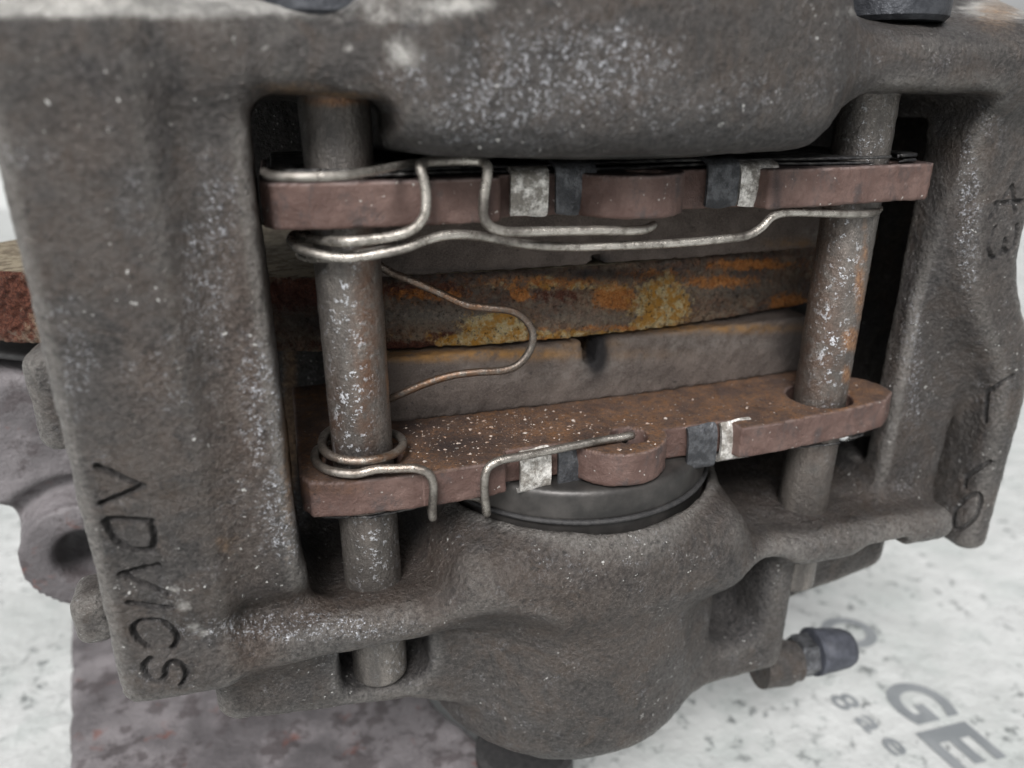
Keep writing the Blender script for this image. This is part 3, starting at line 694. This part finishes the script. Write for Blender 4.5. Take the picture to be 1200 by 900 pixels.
def ribbon(name, prof, x0, x1, th, mat, parent, seed=0):
    """a bent strip: profile in y, z, swept across x with thickness"""
    p = np.array(prof, float); r = np.random.default_rng(seed)
    for _ in range(2):                               # corner cutting
        q = [p[0]]
        for a, b in zip(p[:-1], p[1:]): q += [a*.75+b*.25, a*.25+b*.75]
        q.append(p[-1]); p = np.array(q)
    tg = np.gradient(p, axis=0); tg /= np.linalg.norm(tg, axis=1)[:, None]; nn = np.stack([-tg[:, 1], tg[:, 0]], 1)
    m = 9; xs = np.linspace(0, 1, m); V = []
    for i in range(len(p)):
        u = i/(len(p)-1)
        for s in (-.5, .5):
            for t in xs:
                xx = x0+(x1-x0)*(t*(1+.0)+.0)
                endr = max(0, (u-.93)/.07); xx = xx+(.5-t)*endr*.9
                bulge = -.12*(1-(2*t-1)**2)*s*0+.10*math.sin(6*t+seed)*u
                V.append((xx+.12*math.sin(5*u+seed), p[i, 0]+nn[i, 0]*(th*s)+bulge*.5, p[i, 1]+nn[i, 1]*(th*s)+.15*math.sin(4*t+seed)*(u > .95)))
    V = np.array(V); F = []
    A = lambda i, s, j: i*2*m+s*m+j
    for i in range(len(p)-1):
        for j in range(m-1):
            F.append((A(i, 0, j), A(i, 0, j+1), A(i+1, 0, j+1), A(i+1, 0, j))); F.append((A(i, 1, j), A(i+1, 1, j), A(i+1, 1, j+1), A(i, 1, j+1)))
        F.append((A(i, 0, 0), A(i+1, 0, 0), A(i+1, 1, 0), A(i, 1, 0))); F.append((A(i, 0, m-1), A(i, 1, m-1), A(i+1, 1, m-1), A(i+1, 0, m-1)))
    e = len(p)-1
    for j in range(m-1):
        F.append((A(0, 0, j), A(0, 1, j), A(0, 1, j+1), A(0, 0, j+1))); F.append((A(e, 0, j), A(e, 0, j+1), A(e, 1, j+1), A(e, 1, j)))
    o = mesh(name, V, F, mat, parent, sharp=50)
    bv = o.modifiers.new('bevel', 'BEVEL'); bv.width = .13*MM; bv.segments = 2; bv.limit_method = 'ANGLE'
    return o
make_pad(True); make_pad(False)

# ------------------------------------------------------------------ spring wires
def spline(pts, step=.35):
    p = np.array(pts, float); p = np.concatenate([[2*p[0]-p[1]], p, [2*p[-1]-p[-2]]]); out = []
    for i in range(1, len(p)-2):
        a, b, c, d = p[i-1:i+3]; n = max(2, int(np.linalg.norm(c-b)/step))
        for t in np.arange(n)/n:
            out.append(.5*((2*b)+(-a+c)*t+(2*a-5*b+4*c-d)*t*t+(-a+3*b-3*c+d)*t**3))
    out.append(p[-2]); return np.array(out)
def tube(path, r, m=14):
    p = spline(path); tg = np.gradient(p, axis=0); tg /= np.linalg.norm(tg, axis=1)[:, None]
    u = np.cross(tg[0], (0, 0, 1.)); u = u if np.linalg.norm(u) > .1 else np.cross(tg[0], (1., 0, 0)); u /= np.linalg.norm(u)
    V = []; n = len(p)
    for i in range(n):
        u = u-tg[i]*(u@tg[i]); u /= np.linalg.norm(u); v = np.cross(tg[i], u)
        e = min(i, n-1-i); rr = r*(1 if e > 1 else (.35, .85)[e])
        a = np.arange(m)*2*math.pi/m; V.append(p[i]+rr*(np.cos(a)[:, None]*u+np.sin(a)[:, None]*v))
    V = np.concatenate(V); i = np.arange(m)
    Q = [tuple(q) for j in range(n-1) for q in np.stack([j*m+i, j*m+(i+1) % m, (j+1)*m+(i+1) % m, (j+1)*m+i], 1)]
    Q.append(tuple(range(m))[::-1]); Q.append(tuple((n-1)*m+i for i in range(m)))
    return V, Q
def coil(cx, cy, R, a0, a1, z0, z1, n=None):
    n = n or max(4, int(abs(a1-a0)/18)); return [(cx+R*math.cos(math.radians(a)), cy+R*math.sin(math.radians(a)), z) for a, z in zip(np.linspace(a0, a1, n), np.linspace(z0, z1, n))]
RW = .58
def pY(x, y, Y): return tuple(P(x, y, 'Y', Y))
def pZ(x, y, Z): return tuple(P(x, y, 'Z', Z))
spr = empty('anti_rattle_spring', (-37, 0, -18), 'wire spring coiled round the left pin with an omega loop before the disc', 'wire spring')
# lower arm: hook in the lug hole -> over the plate's edge -> coil -> omega loop -> upper coil -> upper arm
zc0 = -17.1
low = [(-.4, -4.6, -19.6), (-.2, -4.8, -18.3), pZ(738, 511, -17.7), pZ(700, 517, -17.7), pZ(650, 527, -17.8), pZ(610, 535, -17.7)]
low += [pZ(588, 539, -17.7), pY(573, 547, -8.), pY(568, 560, -8.2), pY(568, 580, -8.1), pY(570, 596, -7.6), pY(570, 601, -6.6)]
low += [tuple(pY(569, 598, -7.)[i]+(.1, 2.6, .3)[i] for i in range(3)), tuple(pY(540, 600, -7.)[i]+(0, 4., .3)[i] for i in range(3)), tuple(pY(510, 604, -7.)[i]+(.3, 3.2, .2)[i] for i in range(3))]
low += [pY(507, 606, -7.4), pY(507, 601, -8.2), pY(507, 590, -8.3), pY(508, 570, -8.4), pY(503, 556, -8.3), pY(488, 549, -8.0), pY(465, 549, -7.4), pY(440, 550, -6.9)]
low += coil(-PX_-.3, -.6, 6.0, 258, 90, zc0-.3, zc0-.1)+coil(-PX_+.1, -.1, 5.3, 70, -180, zc0+.1, zc0+1.1)
up_ = coil(-PX_, 0, 5.3, 178, 80, zc0+1.3, zc0+1.8)[1:]
loop = [pY(440, 474, 4.6), pY(462, 465, 3.6), pY(500, 449, 2.0), pY(530, 440, 1.2), pY(560, 436, .8), pY(590, 434, .6), pY(609, 426, .5), pY(622, 408, .5), pY(624, 389, .6), pY(614, 373, .8), pY(598, 364, 1.0), pY(572, 361, 1.2), pY(545, 357, 1.6), pY(510, 341, 2.6), pY(480, 328, 3.6), pY(456, 318, 4.6)]
zc1 = 9.6
cu = coil(-PX_, 0, 5.4, 70, 250, zc1-1.2, zc1+.1)+coil(-PX_, 0, 5.6, 268, 600-20, zc1+.3, zc1+1.6)[:-3]
upa = [pY(400, 283, -7.0), pY(440, 280, -7.6), pY(468, 275, -8.4), pY(486, 267, -8.9), pY(496, 255, -9.1), pY(499, 243, -9.1), pY(499, 225, -9.0), pY(496, 208, -8.9), pY(493, 198, -8.7), pY(493, 193, -8.0),
       pY(498, 190, -6.9), pY(510, 189, -6.7), pY(535, 188, -6.7), pY(556, 188, -6.8), pY(566, 190, -7.4), pY(571, 195, -8.6), pY(571, 204, -9.), pY(568, 224, -9.), pY(566, 246, -9.), pY(569, 259, -9.), pY(577, 267, -8.9), pY(590, 271, -8.7), pY(604, 272, -8.5), pY(640, 271, -8.2), pY(700, 270, -8.), pY(745, 270, -7.6), pY(760, 267, -6.8), pY(768, 262, -5.6)]
V_, Q_ = tube(low+up_, RW); mesh('lower_arm', V_, Q_, WIRE, spr, attrs=dict(rust=spots(V_, [(450, 535, 60, 16, .9)])))
V_, Q_ = tube(up_[-1:]+loop+cu[:1], .55); mesh('omega_loop', V_, Q_, WIRE_R, spr, attrs=dict(rust=spots(V_, [(540, 350, 90, 60, .9), (520, 450, 90, 30, .9)])))
V_, Q_ = tube(cu+upa, RW); mesh('upper_arm', V_, Q_, WIRE_B, spr)
tw = [tuple(P(a, b, 'Z', 19.75)) for a, b in ((309, 201), (316, 205), (332, 207), (365, 207), (405, 205), (440, 200), (468, 194), (490, 190), (500, 189))]
V_, Q_ = tube(tw, .42); mesh('top_wire', V_, Q_, WIRE_B, spr)
# long wire from left pin to right pin under the upper plate
zl_ = P(400, 302, 'Y', -6.2)[2]
lw = coil(-PX_, 0, 6.3, 100, 258, zl_+2.2, zl_)+[pY(428, 300, -7.0), pY(470, 292, -7.6), pY(500, 281, -7.4), pY(530, 275, -6.8), pY(565, 277, -6.), pY(600, 284, -6.), pY(650, 289, -6.4), pY(720, 288, -6.6), pY(790, 285, -6.7),
     pY(850, 280, -6.8), pY(876, 276, -6.8), pY(893, 266, -6.7), pY(905, 254, -6.4), pY(925, 249, -5.9), pY(970, 250, -5.4), pY(1005, 251, -5.0), pY(1024, 249, -4.), pY(1031, 244, -1.5)]
V_, Q_ = tube(lw, .57); o = mesh('long_spring_wire', V_, Q_, WIRE_B, origin=tuple(V_.mean(0)))
props(o, 'long bright spring wire running from the left pin to the right pin', 'wire spring')

# ------------------------------------------------------------------ crumbs lying on the lower plate
def crumbs():
    V = []; F = []; O = plate_outline(False); k = 0
    tries = 0
    while k < 420 and tries < 9000:
        tries += 1
        if rng.random() < .55: px, py = rng.normal(560, 90), rng.normal(508, 22)
        else: px, py = rng.uniform(380, 1040), rng.uniform(440, 560)
        q = P(px, py, 'Z', -18.5)
        if poly2(q[:1], q[1:2], O)[0] > -.5 or q[1] > 9.0: continue
        if min(math.hypot(q[0]-sx*PX_, q[1]) for sx in (-1, 1)) < 5.6 or math.hypot(q[0]-.6, q[1]+4.2) < 3.1: continue
        s = float(np.clip(rng.lognormal(-2.3, .55), .05, .36))
        base_ = len(V); R3 = rng.normal(size=(6, 3))*.25
        for d, j in zip(((1,0,0),(-1,0,0),(0,1,0),(0,-1,0),(0,0,1),(0,0,-1)), R3):
            V.append(q+np.array([0, 0, s*.35])+(np.array(d)+j)*s*np.array([1, 1, .6]))
        for a in (0, 1):
            for b in (2, 3):
                for c in (4, 5): F.append((base_+a, base_+b, base_+c) if (a+b+c) % 2 == 0 else (base_+b, base_+a, base_+c))
        k += 1
    o = mesh('rust_crumbs', np.array(V), F, CRUMB, origin=(0, 0, -18.5), smooth=False)
    props(o, 'scattered pale crumbs of rust and metal on the lower pad plate', 'crumbs', kind='stuff')
crumbs()

# ------------------------------------------------------------------ bench, sheet, board, knuckle
GZ = -112.0
gv = [(-3000, -600, GZ-.6), (3000, -600, GZ-.6), (3000, 6000, GZ-.6), (-3000, 6000, GZ-.6)]
props(mesh('ground', np.array(gv), [(0, 1, 2, 3)], GROUND, smooth=False), kind='structure')
def sheet(name, x0, x1, y0, y1, z, amp, s, mat, nx=120, ny=160, lab=None, cat=None, rot=0., org=None):
    X, Y = np.meshgrid(np.linspace(x0, x1, nx), np.linspace(y0, y1, ny)); V = np.stack([X.ravel(), Y.ravel(), np.zeros(X.size)], 1)
    c, s_ = math.cos(rot), math.sin(rot); V[:, :2] = V[:, :2]@np.array([[c, s_], [-s_, c]])
    if org is not None: V[:, :2] += np.array(org)
    V[:, 2] = z+amp*np.maximum(0, wob(V, s, 31)+.4)*.6
    i, j = np.meshgrid(np.arange(nx-1), np.arange(ny-1)); b = (j*nx+i).ravel()
    Q = np.stack([b, b+1, b+nx+1, b+nx], 1)
    o = mesh(name, V, Q, mat, origin=(0, 60, z)); return props(o, lab, cat)
sh = empty('printed_sheet', (60, 100, GZ), 'white printed plastic sheet with grey letters and dark specks, spread under the caliper', 'plastic sheet')
o = sheet('sheet_film', -420, 800, -230, 1100, GZ, .15, 120, SHEET); o.parent = sh; o.location = o.location-sh.location; 
for k_ in ('label', 'category'):
    if k_ in o: del o[k_]
# print: one glyph per object, laid on the sheet; reading direction and letter-up direction taken on the sheet's plane
def glyph(ch, origin, read, upd, size, bold, width):
    cu_ = bpy.data.curves.new('printed_letter', 'FONT'); cu_.body = ch; cu_.size = size; cu_.offset = bold; cu_.extrude = .0
    tmp = bpy.data.objects.new('tmp', cu_); col.objects.link(tmp); bpy.context.view_layer.update()
    me = bpy.data.meshes.new_from_object(tmp); bpy.data.objects.remove(tmp)
    V = np.array([v.co[:] for v in me.vertices]); F = [tuple(p.vertices) for p in me.polygons]
    V[:, 0] -= V[:, 0].min(); wd = V[:, 0].max(); V[:, 0] *= width/wd
    W = np.array(origin)+V[:, :1]*np.array(read)+V[:, 1:2]*np.array(upd)
    W = np.concatenate([W, W+np.array([0, 0, -.04])])
    W[:, 2] += .30
    mesh('printed_letter', W, F, INK, sh, smooth=False)
    return wd
rd = np.array([.05, -1, 0.]); ud = np.array([1, -.05, 0.])
for ch, org, wdt in (('O', (88.0, 45.5, GZ), 12.6), ('G', (86.4, 19.6, GZ), 12.4), ('E', (85.4, 5.4, GZ), 11.)):
    glyph(ch, org, rd, ud, 19., .55, wdt)
for ch, org in (('8', (73.0, 21.0, GZ)), ('a', (74.2, 13.5, GZ)), ('e', (75.2, 6.5, GZ))): glyph(ch, org, rd, ud, 8.5, .12, 5.)

# stained mauve board under the caliper on the left
def px_poly(pts, ax, v, i, j): return [(float(q[i]), float(q[j])) for q in (P(a, b, ax, v) for a, b in pts)]
BO = px_poly([(84, 640), (80, 1000), (602, 1000), (590, 925), (578, 880), (540, 848), (470, 780), (300, 640)], 'Z', -98, 0, 1)
def board(x, y, z): return extr(poly2(x, y, BO), z-.6*np.sin(x*.06), -104, -98, 1.5)
bb = np.array(BO)
V_, Q_ = surface_net(board, (bb[:, 0].min()-2, bb[:, 0].max()+2, bb[:, 1].min()-2, bb[:, 1].max()+2, -106, -96), 1.2)
g_ = grad(board, V_); V_ = V_+g_*(.35*wob(V_, 9, 41))[:, None]
o = mesh('stained_board', V_, Q_, KNU, origin=(bb[:, 0].mean(), bb[:, 1].mean(), -104)); props(o, 'mauve grey slab with rusty red stains lying under the left half of the caliper', 'slab')
V_, F_ = lathe([(.1, 0), (9.5, 0), (10, .8), (10, 13), (9, 14), (.1, 14)], (P(632, 912, 'Z', -95)[0], P(632, 912, 'Z', -95)[1]+9, -109), (0, 0, 1), 48)
o = mesh('rubber_plug', V_, F_, RUBBER, origin=tuple(V_.mean(0)), sharp=40); props(o, 'blurred black round rubber plug standing below the piston cup at the bottom edge', 'rubber plug')

KY = 44.
KO = px_poly([(-90, 436), (-90, 540), (0, 600), (32, 655), (78, 710), (150, 765), (300, 760), (300, 436)], 'Y', KY, 0, 2)
kc = P(102, 644, 'Y', KY)
def knuckle(x, y, z):
    r = np.hypot(x-kc[0], z-kc[2])
    d = extr(poly2(x, z, KO), y, KY, KY+18, 2.5)
    d = smax(d, -(np.hypot(r-13.2, (y-KY)*.6)-1.9), 2.)
    d = smin(d, np.maximum(r-10.5, np.abs(y-KY-6)-8.5), 2.)
    return smax(d, -(np.maximum(r-4.9, np.abs(y-KY)-30)), 2.)
V_, Q_ = surface_net(knuckle, (min(p[0] for p in KO)-2, max(p[0] for p in KO)+2, KY-4, KY+20, min(p[1] for p in KO)-2, max(p[1] for p in KO)+2), .9)
o = mesh('steering_knuckle', V_, Q_, KNU, origin=(kc[0], KY+9, kc[2]-20)); props(o, 'blurred mauve grey cast knuckle arm with a round bolt eye, behind the lettered end', 'steering knuckle')
# black strip added below the disc, standing for the shadow there
n = 160; a_ = np.linspace(math.radians(-150), math.radians(-110), n); V_ = []
for r, z in ((90, -11.6), (160.5, -11.6), (161, -12.1), (160.5, -12.8), (90, -12.8)): V_.append(np.stack([DC[0]+r*np.cos(a_), DC[1]+r*np.sin(a_), np.full(n, z)], 1))
V_ = np.concatenate(V_); i = np.arange(n-1); Q_ = np.concatenate([np.stack([j*n+i, j*n+i+1, ((j+1) % 5)*n+i+1, ((j+1) % 5)*n+i], 1) for j in range(5)])
o = mesh('shade_strip', V_, Q_, RUBBER, origin=(DC[0], 40, -13.8)); props(o, 'black strip standing in for the shadow just under the rusty disc', 'shade strip')
